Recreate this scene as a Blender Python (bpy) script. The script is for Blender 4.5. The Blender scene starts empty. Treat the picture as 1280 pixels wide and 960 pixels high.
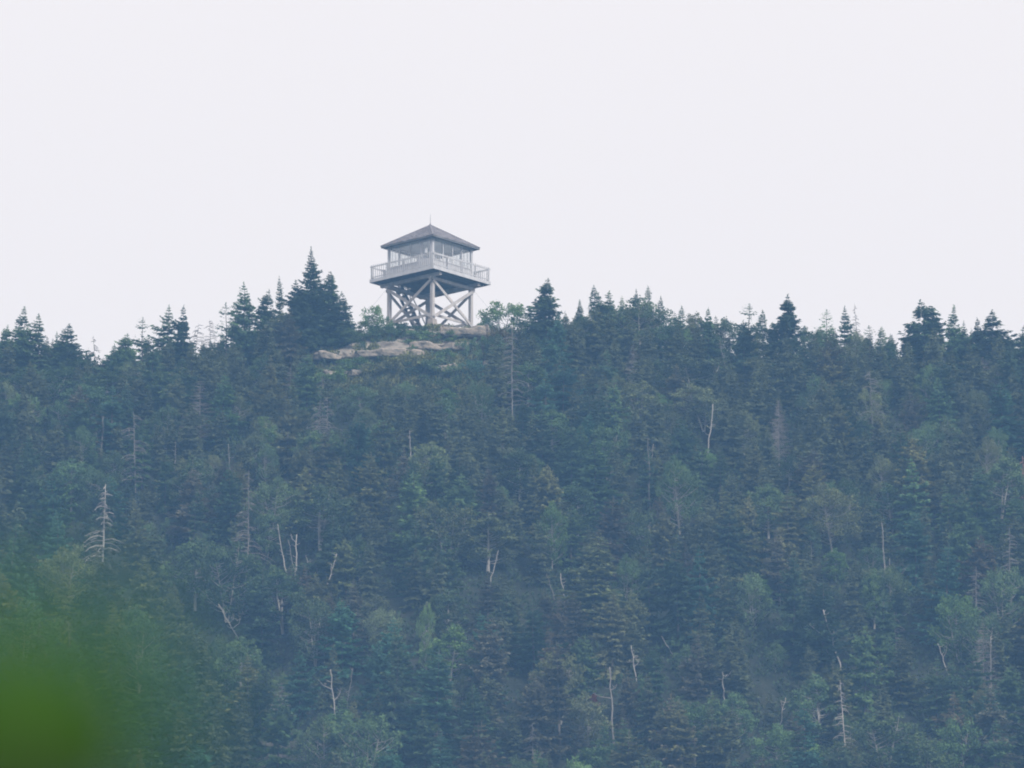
import bpy, math, random
import numpy as np
from mathutils import Vector, Matrix, Euler

random.seed(7)
rng = np.random.default_rng(7)
R = math.radians
scene = bpy.context.scene
COL = scene.collection

# ------------------------------------------------------------------ helpers
def link(o, parent=None):
    COL.objects.link(o)
    if parent is not None:
        o.parent = parent
    return o

def mesh_np(name, V, F, mat=None, smooth=False):
    """V (n,3), F (m,k) -> mesh"""
    V = np.asarray(V, dtype=np.float32); F = np.asarray(F, dtype=np.int32)
    me = bpy.data.meshes.new(name)
    m, k = F.shape
    me.vertices.add(len(V)); me.vertices.foreach_set('co', V.ravel())
    me.loops.add(m * k); me.loops.foreach_set('vertex_index', F.ravel())
    me.polygons.add(m)
    me.polygons.foreach_set('loop_start', np.arange(0, m * k, k, dtype=np.int32))
    me.polygons.foreach_set('loop_total', np.full(m, k, dtype=np.int32))
    me.update(calc_edges=True)
    me.polygons.foreach_set('use_smooth', np.full(m, bool(smooth)))
    if mat: me.materials.append(mat)
    me.validate()
    return me

class MB:
    """collects boxes, bars and tubes (quads) and links them as one mesh object"""
    def __init__(s): s.v = []; s.f = []
    def quad(s, a, b, c, d):
        i = len(s.v); s.v += [tuple(a), tuple(b), tuple(c), tuple(d)]; s.f.append((i, i+1, i+2, i+3))
    def hexa(s, p):
        i = len(s.v); s.v += [tuple(q) for q in p]
        s.f += [tuple(i+k for k in q) for q in ((0,3,2,1),(4,5,6,7),(0,1,5,4),(1,2,6,5),(2,3,7,6),(3,0,4,7))]
        return s
    def box(s, x0, x1, y0, y1, z0, z1):
        return s.hexa([(x0,y0,z0),(x1,y0,z0),(x1,y1,z0),(x0,y1,z0),(x0,y0,z1),(x1,y0,z1),(x1,y1,z1),(x0,y1,z1)])
    def bar(s, a, b, w, h, up=(0,0,1)):
        a = Vector(a); b = Vector(b); d = (b-a).normalized(); up = Vector(up)
        if abs(d.dot(up)) > .98: up = Vector((1,0,0))
        r = d.cross(up).normalized() * (w/2); u = r.cross(d).normalized() * (h/2)
        return s.hexa([a-r-u, a+r-u, a+r+u, a-r+u, b-r-u, b+r-u, b+r+u, b-r+u])
    def tube(s, pts, rad, n=6):
        pts = [Vector(p) for p in pts]
        if not hasattr(rad, '__len__'): rad = [rad]*len(pts)
        rings = []
        for k, p in enumerate(pts):
            d = (pts[min(k+1, len(pts)-1)] - pts[max(k-1, 0)]).normalized()
            up = Vector((0,1,0)) if abs(d.z) > .7 else Vector((0,0,1))
            a = d.cross(up).normalized(); b = d.cross(a).normalized()
            i = len(s.v)
            for j in range(n):
                t = 2*math.pi*j/n
                s.v.append(tuple(p + (a*math.cos(t) + b*math.sin(t))*rad[k]))
            rings.append(i)
        for k in range(len(rings)-1):
            for j in range(n):
                j2 = (j+1) % n
                s.f.append((rings[k]+j, rings[k]+j2, rings[k+1]+j2, rings[k+1]+j))
        for rr, flip in ((rings[0], True), (rings[-1], False)):
            c = len(s.v); s.v.append(tuple(pts[0] if flip else pts[-1]))
            for j in range(0, n, 2):
                q = (c, rr+j, rr+(j+1) % n, rr+(j+2) % n)
                s.f.append(q if not flip else q[::-1])
        return s
    def mesh(s, name, mat, smooth=False): return mesh_np(name, s.v, s.f, mat, smooth)
    def build(s, name, mat, parent=None, smooth=False):
        return link(bpy.data.objects.new(name, s.mesh(name, mat, smooth)), parent)

def tag(o, label=None, cat=None, group=None, kind=None):
    if label: o['label'] = label
    if cat: o['category'] = cat
    if group: o['group'] = group
    if kind: o['kind'] = kind
    return o

def empty(name, loc=(0,0,0), rz=0.0):
    o = bpy.data.objects.new(name, None); link(o)
    o.empty_display_size = .3
    o.location = loc; o.rotation_euler = (0, 0, rz)
    return o

# ------------------------------------------------------------------ materials
def mat_new(name):
    m = bpy.data.materials.new(name); m.use_nodes = True
    nt = m.node_tree
    return m, nt, nt.nodes['Principled BSDF']

def ramp(nt, fac, stops):
    r = nt.nodes.new('ShaderNodeValToRGB')
    while len(r.color_ramp.elements) < len(stops): r.color_ramp.elements.new(.5)
    for e, (p, c) in zip(r.color_ramp.elements, stops):
        e.position = p; e.color = (*c, 1)
    nt.links.new(fac, r.inputs[0]); return r.outputs[0]

def noise(nt, scale, detail=4, rough=.6, coord='Object', vec_scale=None):
    tc = nt.nodes.new('ShaderNodeTexCoord'); n = nt.nodes.new('ShaderNodeTexNoise')
    n.inputs['Scale'].default_value = scale; n.inputs['Detail'].default_value = detail
    n.inputs['Roughness'].default_value = rough
    out = tc.outputs[coord]
    if vec_scale:
        mp = nt.nodes.new('ShaderNodeMapping'); mp.inputs['Scale'].default_value = vec_scale
        nt.links.new(out, mp.inputs[0]); out = mp.outputs[0]
    nt.links.new(out, n.inputs['Vector']); return n.outputs['Fac']

def simple_mat(name, c1, c2, scale=3, rough=.8, vec_scale=None, bump=.0, coord='Object'):
    m, nt, b = mat_new(name)
    f = noise(nt, scale, 5, .65, coord, vec_scale)
    nt.links.new(ramp(nt, f, [(.3, c1), (.7, c2)]), b.inputs['Base Color'])
    b.inputs['Roughness'].default_value = rough
    b.inputs['Specular IOR Level'].default_value = .25
    if bump:
        bp = nt.nodes.new('ShaderNodeBump'); bp.inputs['Strength'].default_value = bump
        bp.inputs['Distance'].default_value = .05
        nt.links.new(f, bp.inputs['Height']); nt.links.new(bp.outputs[0], b.inputs['Normal'])
    return m

def foliage_mat(name, lo, hi, scale, trans=0.0):
    """object colour times a clumpy noise: old and new growth of the same crown"""
    m, nt, b = mat_new(name)
    oi = nt.nodes.new('ShaderNodeObjectInfo')
    f = noise(nt, scale, 3, .6)
    mul = nt.nodes.new('ShaderNodeMix'); mul.data_type = 'RGBA'; mul.blend_type = 'MULTIPLY'
    mul.inputs[0].default_value = 1
    nt.links.new(oi.outputs['Color'], mul.inputs[6])
    nt.links.new(ramp(nt, f, [(.3, lo), (.7, hi)]), mul.inputs[7])
    nt.links.new(mul.outputs[2], b.inputs['Base Color'])
    b.inputs['Roughness'].default_value = .75
    b.inputs['Specular IOR Level'].default_value = .15
    if trans:
        tr = nt.nodes.new('ShaderNodeBsdfTranslucent'); mx = nt.nodes.new('ShaderNodeMixShader')
        mx.inputs[0].default_value = trans
        nt.links.new(mul.outputs[2], tr.inputs[0])
        nt.links.new(b.outputs[0], mx.inputs[1]); nt.links.new(tr.outputs[0], mx.inputs[2])
        nt.links.new(mx.outputs[0], nt.nodes['Material Output'].inputs['Surface'])
    return m

M = {}
M['needles'] = foliage_mat('spruce_needles', (.72,.74,.78), (1.24,1.26,1.16), .9, .3)
M['leaves'] = foliage_mat('broad_leaves', (.65,.7,.75), (1.4,1.35,1.15), 1.3, .25)
M['bark'] = simple_mat('grey_bark', (.09,.075,.06), (.17,.15,.13), 4, .9, (1,1,.3))
M['bark_pale'] = simple_mat('pale_bark', (.22,.2,.17), (.42,.39,.35), 4, .9, (1,1,.4))
M['dead_grey'] = simple_mat('weathered_dead_wood', (.15,.135,.125), (.28,.26,.24), 3, .9, (1,1,.5))
M['dead_white'] = simple_mat('bleached_dead_wood', (.26,.23,.21), (.46,.42,.38), 3, .85, (1,1,.5))
M['dead_bright'] = simple_mat('sun_bleached_wood', (.26,.235,.215), (.45,.41,.375), 3, .85, (1,1,.5))
M['dead_brown'] = simple_mat('grey_brown_twigs', (.16,.14,.125), (.27,.24,.215), 2, .9)
M['dead_red'] = simple_mat('red_brown_dead_wood', (.28,.13,.09), (.42,.24,.18), 3, .9)
M['paint'] = simple_mat('weathered_grey_white_paint', (.44,.43,.44), (.60,.59,.59), 2.5, .7, (1,1,.25))
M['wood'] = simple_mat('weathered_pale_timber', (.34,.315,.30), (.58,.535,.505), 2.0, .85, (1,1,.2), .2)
M['wood_under'] = simple_mat('old_timber_shade_dark', (.12,.12,.12), (.2,.195,.19), 3, .9, (.4,3,1))  # timber of undersides, shade beneath eaves and deck put into its dark tone
M['inner'] = simple_mat('cabin_lining_boards', (.62,.64,.66), (.74,.76,.78), 3, .85)
M['concrete'] = simple_mat('old_concrete', (.26,.22,.19), (.44,.39,.34), 5, .95, None, .3)
M['iron'] = simple_mat('dull_iron', (.10,.10,.11), (.18,.18,.19), 6, .55)
M['notice'] = simple_mat('white_paper', (.78,.78,.78), (.84,.84,.84), 5, .8)
# shingles: weathered boards differing course by course
m, nt, b = mat_new('weathered_shingles')
f1 = noise(nt, 2.2, 5, .7); f2 = noise(nt, 14, 2, .6, 'Object', (1, 1, .6))
mx = nt.nodes.new('ShaderNodeMath'); mx.operation = 'ADD'
nt.links.new(f1, mx.inputs[0]); nt.links.new(f2, mx.inputs[1])
hf = nt.nodes.new('ShaderNodeMath'); hf.operation = 'MULTIPLY'; hf.inputs[1].default_value = .5
nt.links.new(mx.outputs[0], hf.inputs[0])
nt.links.new(ramp(nt, hf.outputs[0], [(.36, (.13,.12,.128)), (.5, (.21,.195,.205)), (.66, (.32,.30,.31))]), b.inputs['Base Color'])
b.inputs['Roughness'].default_value = .95; b.inputs['Specular IOR Level'].default_value = .1
M['shingle'] = m
# window glass: clear but faintly mirroring panes
m, nt, b = mat_new('window_glass')
tr = nt.nodes.new('ShaderNodeBsdfTransparent'); tr.inputs[0].default_value = (.97,.98,.98,1)
gl = nt.nodes.new('ShaderNodeBsdfGlossy'); gl.inputs['Roughness'].default_value = .03
gl.inputs[0].default_value = (.9,.9,.9,1)
ms = nt.nodes.new('ShaderNodeMixShader'); ms.inputs[0].default_value = .09
nt.links.new(tr.outputs[0], ms.inputs[1]); nt.links.new(gl.outputs[0], ms.inputs[2])
nt.links.new(ms.outputs[0], nt.nodes['Material Output'].inputs['Surface'])
M['glass'] = m
# granite: pinkish tan with lichen and dark seams
m, nt, b = mat_new('pink_tan_granite')
f1 = noise(nt, 1.1, 6, .65, 'Object', (1, 1, 2.2)); f2 = noise(nt, 5, 5, .7)
c1 = ramp(nt, f1, [(.36, (.10,.10,.085)), (.46, (.25,.225,.19)), (.56, (.36,.31,.26)), (.64, (.20,.20,.17))])
c2 = ramp(nt, f2, [(.35, (.6,.6,.6)), (.6, (1.1,1.05,1.0))])
mu = nt.nodes.new('ShaderNodeMix'); mu.data_type = 'RGBA'; mu.blend_type = 'MULTIPLY'; mu.inputs[0].default_value = 1
nt.links.new(c1, mu.inputs[6]); nt.links.new(c2, mu.inputs[7]); nt.links.new(mu.outputs[2], b.inputs['Base Color'])
bp = nt.nodes.new('ShaderNodeBump'); bp.inputs['Distance'].default_value = .12; bp.inputs['Strength'].default_value = .6
nt.links.new(f2, bp.inputs['Height']); nt.links.new(bp.outputs[0], b.inputs['Normal'])
b.inputs['Roughness'].default_value = .95
M['rock'] = m
# ground: forest floor, moss, a little bare granite
m, nt, b = mat_new('forest_floor')
f1 = noise(nt, .5, 6, .65); f2 = noise(nt, 3.0, 4, .6)
c1 = ramp(nt, f1, [(.35, (.012,.018,.010)), (.5, (.02,.027,.013)), (.62, (.03,.033,.018)), (.85, (.06,.05,.035))])
c2 = ramp(nt, f2, [(.3, (.6,.6,.6)), (.7, (1.2,1.2,1.2))])
mu = nt.nodes.new('ShaderNodeMix'); mu.data_type = 'RGBA'; mu.blend_type = 'MULTIPLY'; mu.inputs[0].default_value = 1
nt.links.new(c1, mu.inputs[6]); nt.links.new(c2, mu.inputs[7])
# bare granite bedrock of the summit, patchy at its edge
def mth(op, a, b_=None):
    n_ = nt.nodes.new('ShaderNodeMath'); n_.operation = op
    for i_, v_ in enumerate((a, b_)):
        if v_ is None: continue
        if isinstance(v_, (int, float)): n_.inputs[i_].default_value = v_
        else: nt.links.new(v_, n_.inputs[i_])
    return n_.outputs[0]
ge = nt.nodes.new('ShaderNodeNewGeometry'); sp = nt.nodes.new('ShaderNodeSeparateXYZ'); nt.links.new(ge.outputs['Position'], sp.inputs[0])
ex = mth('POWER', mth('ABSOLUTE', mth('DIVIDE', mth('ADD', sp.outputs[0], 1.9), 7.0)), 2.0)
ey = mth('POWER', mth('ABSOLUTE', mth('DIVIDE', mth('ADD', sp.outputs[1], 4.6), 3.4)), 2.0)
rad = mth('ADD', mth('ADD', ex, ey), mth('MULTIPLY', mth('SUBTRACT', noise(nt, 1.1, 5, .7), .5), 3.2))
mask = ramp(nt, rad, [(.86, (1,1,1)), (1.0, (0,0,0))])
g1 = ramp(nt, noise(nt, 1.3, 6, .7), [(.34, (.11,.105,.09)), (.46, (.26,.235,.20)), (.56, (.36,.31,.26)), (.68, (.21,.21,.18))])
mg = nt.nodes.new('ShaderNodeMix'); mg.data_type = 'RGBA'
nt.links.new(mask, mg.inputs[0]); nt.links.new(mu.outputs[2], mg.inputs[6]); nt.links.new(g1, mg.inputs[7])
nt.links.new(mg.outputs[2], b.inputs['Base Color'])
bp = nt.nodes.new('ShaderNodeBump'); bp.inputs['Distance'].default_value = .25; bp.inputs['Strength'].default_value = .7
nt.links.new(noise(nt, 2.2, 6, .7), bp.inputs['Height']); nt.links.new(bp.outputs[0], b.inputs['Normal'])
b.inputs['Roughness'].default_value = 1
M['ground'] = m

# ------------------------------------------------------------------ camera
FPX = 9150.0                    # focal length in pixels of the 1280 wide photograph
DIST, ELEV = 500.0, R(14.5)
CAM = Vector((5.6, -DIST*math.cos(ELEV), -DIST*math.sin(ELEV)))
PITCH = ELEV - math.atan(60.5/FPX)
FWD = Vector((0, math.cos(PITCH), math.sin(PITCH))); UPV = Vector((0, -math.sin(PITCH), math.cos(PITCH)))
cam_d = bpy.data.cameras.new('camera'); cam = bpy.data.objects.new('camera', cam_d); link(cam)
cam.location = CAM; cam.rotation_euler = (math.pi/2 + PITCH, 0, 0)
cam_d.sensor_width = 36; cam_d.lens = FPX*36/1280
cam_d.clip_start = .2; cam_d.clip_end = 4000
cam_d.dof.use_dof = True; cam_d.dof.focus_distance = 492
cam_d.dof.aperture_fstop = cam_d.lens/61.0
scene.camera = cam

def ray(px, py):
    return (FWD + Vector((1,0,0))*((px-640)/FPX) + UPV*((480-py)/FPX))
def project(x, y, z):
    d = Vector((x, y, z)) - CAM
    w = d.dot(FWD)
    return 640 + d.x/w*FPX, 480 - d.dot(UPV)/w*FPX

# ------------------------------------------------------------------ terrain
YC = -3.3
SLOPE = .72
def softplus(s, w): return w*np.logaddexp(0, s/w)
def terrain(x, y):
    x = np.asarray(x, dtype=float); y = np.asarray(y, dtype=float)
    crest = np.where(x < 0, -2.9*(1-np.exp(-(x/13.)**2)), -2.5*(1-np.exp(-(x/15.)**2)))
    crest = crest - .00002*np.clip(np.abs(x)-60, 0, None)**2
    crest = np.maximum(crest, -14)
    s = YC - y
    near = -SLOPE*softplus(s, .7)
    z = crest + near
    z = np.where(y > 12, z - .25*(y-12) + .5*(1-np.exp(-(y-12)/8.)), z)
    amp = 1-np.exp(-np.clip(np.hypot(x, y+1)-4, 0, None)/6.)
    bump = (.30*np.sin(x*.55+1.3)*np.cos(y*.62+.4) + .20*np.sin(x*1.13-y*.7+2) + .09*np.sin(x*2.3+y*2.9))*amp
    z = z + bump
    # valley floor and the opposite hill on which the photographer stands
    hill = -126.9 - 26*np.clip((y+500)/90., 0, 1)**2*(3-2*np.clip((y+500)/90., 0, 1)) + 2*np.sin(x*.02)*np.clip((np.abs(x-5.6)-6)/60, 0, 1)
    hill = np.where(y < -500, -126.9 + 0*y, hill)
    floor_ = np.maximum(hill, -152.9)
    low = np.maximum(z, floor_)
    return np.clip(low, -153.5, 20)
def th(x, y): return float(terrain(x, y))

gx = np.unique(np.concatenate([np.linspace(-900, -60, 22), np.arange(-60, 72, .8), np.linspace(72, 900, 22)]))
gy = np.unique(np.concatenate([np.linspace(-1100, -260, 60), np.linspace(-260, -110, 24), np.arange(-110, 14, .8), np.linspace(14, 800, 30)]))
X, Y = np.meshgrid(gx, gy)
Z = terrain(X, Y)
V = np.stack([X.ravel(), Y.ravel(), Z.ravel()], 1)
nx, ny = len(gx), len(gy)
I = (np.arange(ny-1)[:, None]*nx + np.arange(nx-1)[None, :]).ravel()
F = np.stack([I, I+1, I+nx+1, I+nx], 1)
ground = link(bpy.data.objects.new('ground', mesh_np('ground', V, F, M['ground'], True)))
tag(ground, kind='structure')

def place_by_tip(px, py, H):
    """ground point whose tree of height H has its tip on the line of sight (px, py): first crossing in front, else nearest approach"""
    d = ray(px, py)
    t = np.arange(380, 530, .1)
    xs = CAM.x + d.x*t; ys = CAM.y + d.y*t; zs = CAM.z + d.z*t
    gap = zs - terrain(xs, ys)
    ok = (ys > -120) & (ys < 3)
    idx = np.where(ok & (gap < H))[0]
    if len(idx): k = idx[0]
    else:
        g2 = np.where(ok, gap, 1e9); k = int(np.argmin(g2)); H = float(gap[k])
    return float(xs[k]), float(ys[k]), float(zs[k] - H), float(H)
def hit(px, py):
    x, y, z, h = place_by_tip(px, py, 0.02)
    return Vector((x, y, th(x, y)))

# ------------------------------------------------------------------ lookout tower
def build_tower():
    FZ = 3.85
    root = empty('lookout_tower', (0, 0, 0), R(48.8))
    tag(root, 'grey-white timber fire lookout tower with glazed cabin and shingled roof on the bald summit', 'lookout tower')
    a = 1.97                                                # leg lines
    W, P = M['wood'], M['paint']
    corners = [(-a,-a), (a,-a), (a,a), (-a,a)]
    for cx, cy in corners:
        b = MB(); s = .115; b.box(cx-s, cx+s, cy-s, cy+s, .44, FZ-.62); b.build('leg', W, root)
        g = min(0, th(*(Matrix.Rotation(R(48.8), 2) @ Vector((cx, cy))))) - .3
        b = MB(); t, q = .21, .31
        b.hexa([(cx-q,cy-q,g),(cx+q,cy-q,g),(cx+q,cy+q,g),(cx-q,cy+q,g),(cx-t,cy-t,.44),(cx+t,cy-t,.44),(cx+t,cy+t,.44),(cx-t,cy+t,.44)])
        b.build('footing', M['concrete'], root)
    # cross braces and girts on the four sides
    zt, zb = FZ-.72, .62
    for k in range(4):
        (x0, y0), (x1, y1) = corners[k], corners[(k+1) % 4]
        n = Vector(((x0+x1)/2, (y0+y1)/2, 0)).normalized()
        for j, (p, q) in enumerate((((x0,y0,zt), (x1,y1,zb)), ((x0,y0,zb), (x1,y1,zt)))):
            off = n*(.155 + .075*j) ; d = (Vector(q)-Vector(p)).normalized()*.08
            b = MB(); b.bar(Vector(p)+off-d, Vector(q)+off+d, .07, .20, up=n.cross(d)); b.build('cross_brace', W, root)
        b = MB(); off = -n*.155; b.bar(Vector((x0,y0,.86))+off, Vector((x1,y1,.86))+off, .07, .17); b.build('girt', W, root)
    # cap beams
    for y in (-a, a):
        b = MB(); b.box(-a-.3, a+.3, y-.12, y+.12, FZ-.62, FZ-.42); b.build('cap_beam', W, root)
    for x in (-a, a):
        b = MB(); b.box(x-.12, x+.12, -2.72, 2.72, FZ-.418, FZ-.2); b.build('floor_beam', W, root)
    h = 2.9
    # joists
    y = -h+.2
    while y < h-.1:
        b = MB(); b.box(-h+.06, h-.06, y-.025, y+.025, FZ-.198, FZ-.052)
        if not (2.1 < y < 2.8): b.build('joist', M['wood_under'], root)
        y += .41
    # deck planks with the hatch over the stairs
    deck = MB()
    hx0, hx1, hy0, hy1 = -.95, .75, 2.12, 2.78
    x = -h
    while x < h-.01:
        x1 = min(x+.17, h)
        if hx0 < (x+x1)/2 < hx1:
            deck.box(x, x1-.01, -h, hy0, FZ-.05, FZ); deck.box(x, x1-.01, hy1, h, FZ-.05, FZ)
        else: deck.box(x, x1-.01, -h, h, FZ-.05, FZ)
        x += .17
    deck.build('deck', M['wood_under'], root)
    for k in range(4):
        rot = Matrix.Rotation(k*math.pi/2, 4, 'Z')
        b = MB(); b.box(-h-.0, h+.04, -h-.04, -h-.002, FZ-.2, FZ+.03)
        o = b.build('fascia', P, root); o.data.transform(rot)
        # railing side: rails, posts, pickets
        rail = MB(); rail.box(-h-.02, h+.02, -h-.005, -h+.04, FZ+.86, FZ+.95); rail.box(-h+.04, h-.04, -h-.003, -h+.03, FZ+.12, FZ+.19)
        ro = rail.build('railing', P, root); ro.data.transform(rot)
        for i in range(4):
            xx = -h + .045 + i*(2*h)/4.0 + (0 if i else 0)
            b = MB(); b.box(xx-.045, xx+.045, -h+.042, -h+.13, FZ+.002, FZ+1.0); o = b.build('railing_post', P, ro); o.data.transform(rot)
        x = -h+.11
        while x < h-.05:
            top = FZ+1.02+random.uniform(-.015, .02)
            b = MB(); b.box(x-.022, x+.022, -h-.028, -h-.007, FZ+.04, top); o = b.build('picket', P, ro); o.data.transform(rot)
            x += .19
    # cabin walls: sill panels, posts, windows, door
    c = 2.05; sill, head, top = FZ+.84, FZ+2.34, FZ+2.58
    for k in range(4):
        rot = Matrix.Rotation(k*math.pi/2, 4, 'Z')
        def put(bb, name, mat, par):
            o = bb.build(name, mat, par); o.data.transform(rot); return o
        # sides: k=0 right-front face, k=1 right-back, k=2 left-back, k=3 left-front (door near its left end in face coordinates = front corner)
        door = (k == 3)
        x0, x1 = -c+.13, c-.13
        wx1 = x1
        if door: wx1 = x1-.95
        b = MB()
        n = int((wx1-x0)/.14)
        for i in range(n):
            p0 = x0+(wx1-x0)*i/n; p1 = x0+(wx1-x0)*(i+1)/n
            b.box(p0, p1-.008, -c, -c+.03, FZ, sill-.03)
        b.box(x0, wx1, -c+.03, -c+.06, FZ, sill-.03)
        wall = put(b, 'cabin_wall', P, root)
        b = MB(); b.box(x0, x1, -c, -c+.06, head+.04, top); put(b, 'window_header', P, root)
        b = MB(); b.box(x0, wx1, -c-.05, -c+.08, sill-.03, sill); put(b, 'window_sill', P, wall)
        nw = 3 if door else 4
        for i in range(nw):
            p0 = x0+(wx1-x0)*i/nw; p1 = x0+(wx1-x0)*(i+1)/nw
            fr = MB(); t = .03
            fr.box(p0, p0+t, -c-.01, -c+.05, sill, head+.04); fr.box(p1-t, p1, -c-.01, -c+.05, sill, head+.04)
            fr.box(p0+t, p1-t, -c-.008, -c+.05, sill+.001, sill+.05); fr.box(p0+t, p1-t, -c-.008, -c+.05, head-.01, head+.039)
            for q in ((1/3., 2/3.) if k in (1, 2) else ()):
                xm = p0+(p1-p0)*q
                fr.box(xm-.012, xm+.012, -c+.005, -c+.03, sill+.05, head-.01)
            fo = put(fr, 'window', P, root)
            g = MB(); g.box(p0+t, p1-t, -c+.033, -c+.038, sill+.05, head-.01); put(g, 'pane', M['glass'], fo)
        if door:
            d0, d1 = x1-.90, x1-.02
            b = MB(); b.box(wx1, d0, -c-.02, -c+.08, FZ, head+.04); b.box(d1, x1, -c-.02, -c+.08, FZ, head+.04)
            b.box(d0, d1, -c-.02, -c+.08, head-.06, head+.04); put(b, 'door_frame', P, root)
            b = MB(); b.box(d0+.01, d1-.01, -c, -c+.04, FZ+.02, FZ+.95)
            b.box(d0+.01, d0+.12, -c, -c+.04, FZ+.95, head-.07); b.box(d1-.12, d1-.01, -c, -c+.04, FZ+.95, head-.07)
            b.box(d0+.12, d1-.12, -c, -c+.04, head-.2, head-.07)
            do = put(b, 'door', P, root)
            g = MB(); g.box(d0+.12, d1-.12, -c+.015, -c+.02, FZ+.95, head-.2); put(g, 'pane', M['glass'], do)
            g = MB(); g.box(d0+.32, d0+.56, -c+.004, -c+.008, FZ+1.35, FZ+1.68); put(g, 'notice', M['notice'], do)
            g = MB(); g.box(d0+.05, d0+.08, -c-.05, -c, FZ+.98, FZ+1.08); put(g, 'handle', M['iron'], do)
        b = MB(); s = .13; b.box(-c-.02, -c+s, -c-.02, -c+s, FZ, top); put(b, 'corner_post', P, root)
    # ceiling and interior bench
    b = MB(); b.box(-c+.07, c-.07, -c+.07, c-.07, FZ+2.44, FZ+2.48); b.build('ceiling', M['inner'], root)
    b = MB(); b.box(-c+.07, c-.07, -c+.07, c-.07, FZ+.002, FZ+.03); b.build('cabin_bounce_floor', M['inner'], root)  # pale floor sheet added to bounce light up to the ceiling
    b = MB(); b.box(-.45, .45, -.45, .45, FZ+.72, FZ+.78)
    for sx in (-.38, .38):
        for sy in (-.38, .38): b.box(sx-.04, sx+.04, sy-.04, sy+.04, FZ, FZ+.72)
    b.build('table', M['inner'], root)
    # roof: four slopes of lapped shingle courses, soffit, hip caps
    e = 2.42; ez = FZ+2.38; rise = 1.58
    def shingle_roof():
        b = MB(); nc = 13
        for k in range(4):
            rot = Matrix.Rotation(k*math.pi/2, 4, 'Z')
            for i in range(nc):
                t0, t1 = i/nc, min(1, (i+1.35)/nc)
                w0, w1 = e*(1-t0), max(.02, e*(1-t1))
                ns = max(2, int(2*w0/.19)); ph = random.random()
                for j in range(ns):
                    u0 = j/ns; u1 = (j+1)/ns
                    jit = random.uniform(-.025, .015); th_ = .035+random.uniform(0, .018)
                    def P_(u, t, w, dz): return rot @ Vector((-w+2*w*u, -e*(1-t)-(jit if t == t0 else 0), ez+rise*t+dz))
                    a0, a1 = P_(u0, t0, w0, th_), P_(u1, t0, w0, th_)
                    c0, c1 = P_(u0, t1, w1, .012), P_(u1, t1, w1, .012)
                    dn = Vector((0, 0, -.03))
                    b.hexa([a0+dn, a1+dn, c1+dn, c0+dn, a0, a1, c1, c0])
        return b
    ro = shingle_roof().build('roof', M['shingle'], root)
    b = MB()
    for k in range(4):
        an = math.pi/4 + k*math.pi/2
        b.bar((math.cos(an)*e*1.414, math.sin(an)*e*1.414, ez+.035), (0, 0, ez+rise+.03), .12, .035)
    b.build('hip_cap', M['shingle'], ro)
    b = MB(); q = e-.06
    b.box(-q, q, -q, -c-.03, ez-.06, ez-.03); b.box(-q, q, c+.03, q, ez-.06, ez-.03)
    b.box(-q, -c-.03, -c-.03, c+.03, ez-.06, ez-.03); b.box(c+.03, q, -c-.03, c+.03, ez-.06, ez-.03)
    b.build('soffit', M['wood_under'], ro)  # dark colour carries the shade under the eaves
    b = MB()
    for k in range(4):
        rot = Matrix.Rotation(k*math.pi/2, 4, 'Z')
        p = [rot @ Vector(v) for v in ((-e+.02,-e+.02,ez-.10),(e-.06,-e+.02,ez-.10),(e-.06,-e+.055,ez-.10),(-e+.02,-e+.055,ez-.10),(-e+.02,-e+.02,ez+.0),(e-.06,-e+.02,ez+.0),(e-.06,-e+.055,ez+.0),(-e+.02,-e+.055,ez+.0))]
        b.hexa(p)
    b.build('eave_board', M['wood_under'], ro)  # same shade-darkened timber as the soffit
    b = MB(); b.tube([(0,0,ez+rise), (0,0,ez+rise+.12)], [.07,.04], 8); b.tube([(0,0,ez+rise+.1), (0,0,ez+rise+.78)], [.016,.008], 6)
    b.build('lightning_rod', M['iron'], ro)
    # stairs under the hatch: stringers, treads, handrails
    xs0, xs1 = -.55, 2.35; z0, z1 = FZ-.05, .1
    st = MB()
    for yy in (2.16, 2.74): st.bar((xs0, yy, z0), (xs1, yy, z1), .05, .24)
    so = st.build('stairs', M['wood_under'], root)
    for i in range(15):
        t = (i+.7)/15.5; xx = xs0+(xs1-xs0)*t; zz = z0+(z1-z0)*t
        b = MB(); b.box(xx-.13, xx+.13, 2.188, 2.712, zz-.02, zz+.025); b.build('tread', M['wood_under'], so)
    for yy in (2.12, 2.80):
        b = MB(); b.bar((xs0+.25, yy, z0+.45), (xs1, yy, z1+.85), .045, .07); b.build('handrail', W, so)
        for t in (.3, .62, .93):
            xx = xs0+(xs1-xs0)*t; zz = z0+(z1-z0)*t
            b = MB(); b.box(xx-.03, xx+.03, yy-.024, yy+.024, zz, zz+.8); b.build('baluster', W, so)
    # guy cables from the beam ends to the rock
    for cx, cy in corners:
        d = Vector((cx, cy, 0)).normalized()
        p = Vector((cx, cy, FZ-.62)) + d*.2; wq = Matrix.Rotation(R(48.8), 3, 'Z') @ (Vector((cx, cy, 0)) + d*3.2)
        q = Vector((cx, cy, 0)) + d*3.2; q.z = th(wq.x, wq.y)
        b = MB(); b.tube([p, q], .006, 4); b.build('guy_cable', M['iron'], root)
    return root
tower = build_tower()

# ------------------------------------------------------------------ foliage generators
def quads_from(base, d, n, length, width):
    """rhombic sprays: base point, direction, face normal, length, width (arrays)"""
    s = np.cross(d, n); s /= np.linalg.norm(s, axis=1, keepdims=True)+1e-9
    tip = base + d*length[:, None]; mid = base + d*(length*.45)[:, None]
    V = np.stack([base, mid+s*(width/2)[:, None], tip, mid-s*(width/2)[:, None]], 1).reshape(-1, 3)
    F = np.arange(len(V)).reshape(-1, 4)
    return V, F

def unit(v): return v/(np.linalg.norm(v, axis=-1, keepdims=True)+1e-9)

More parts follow.
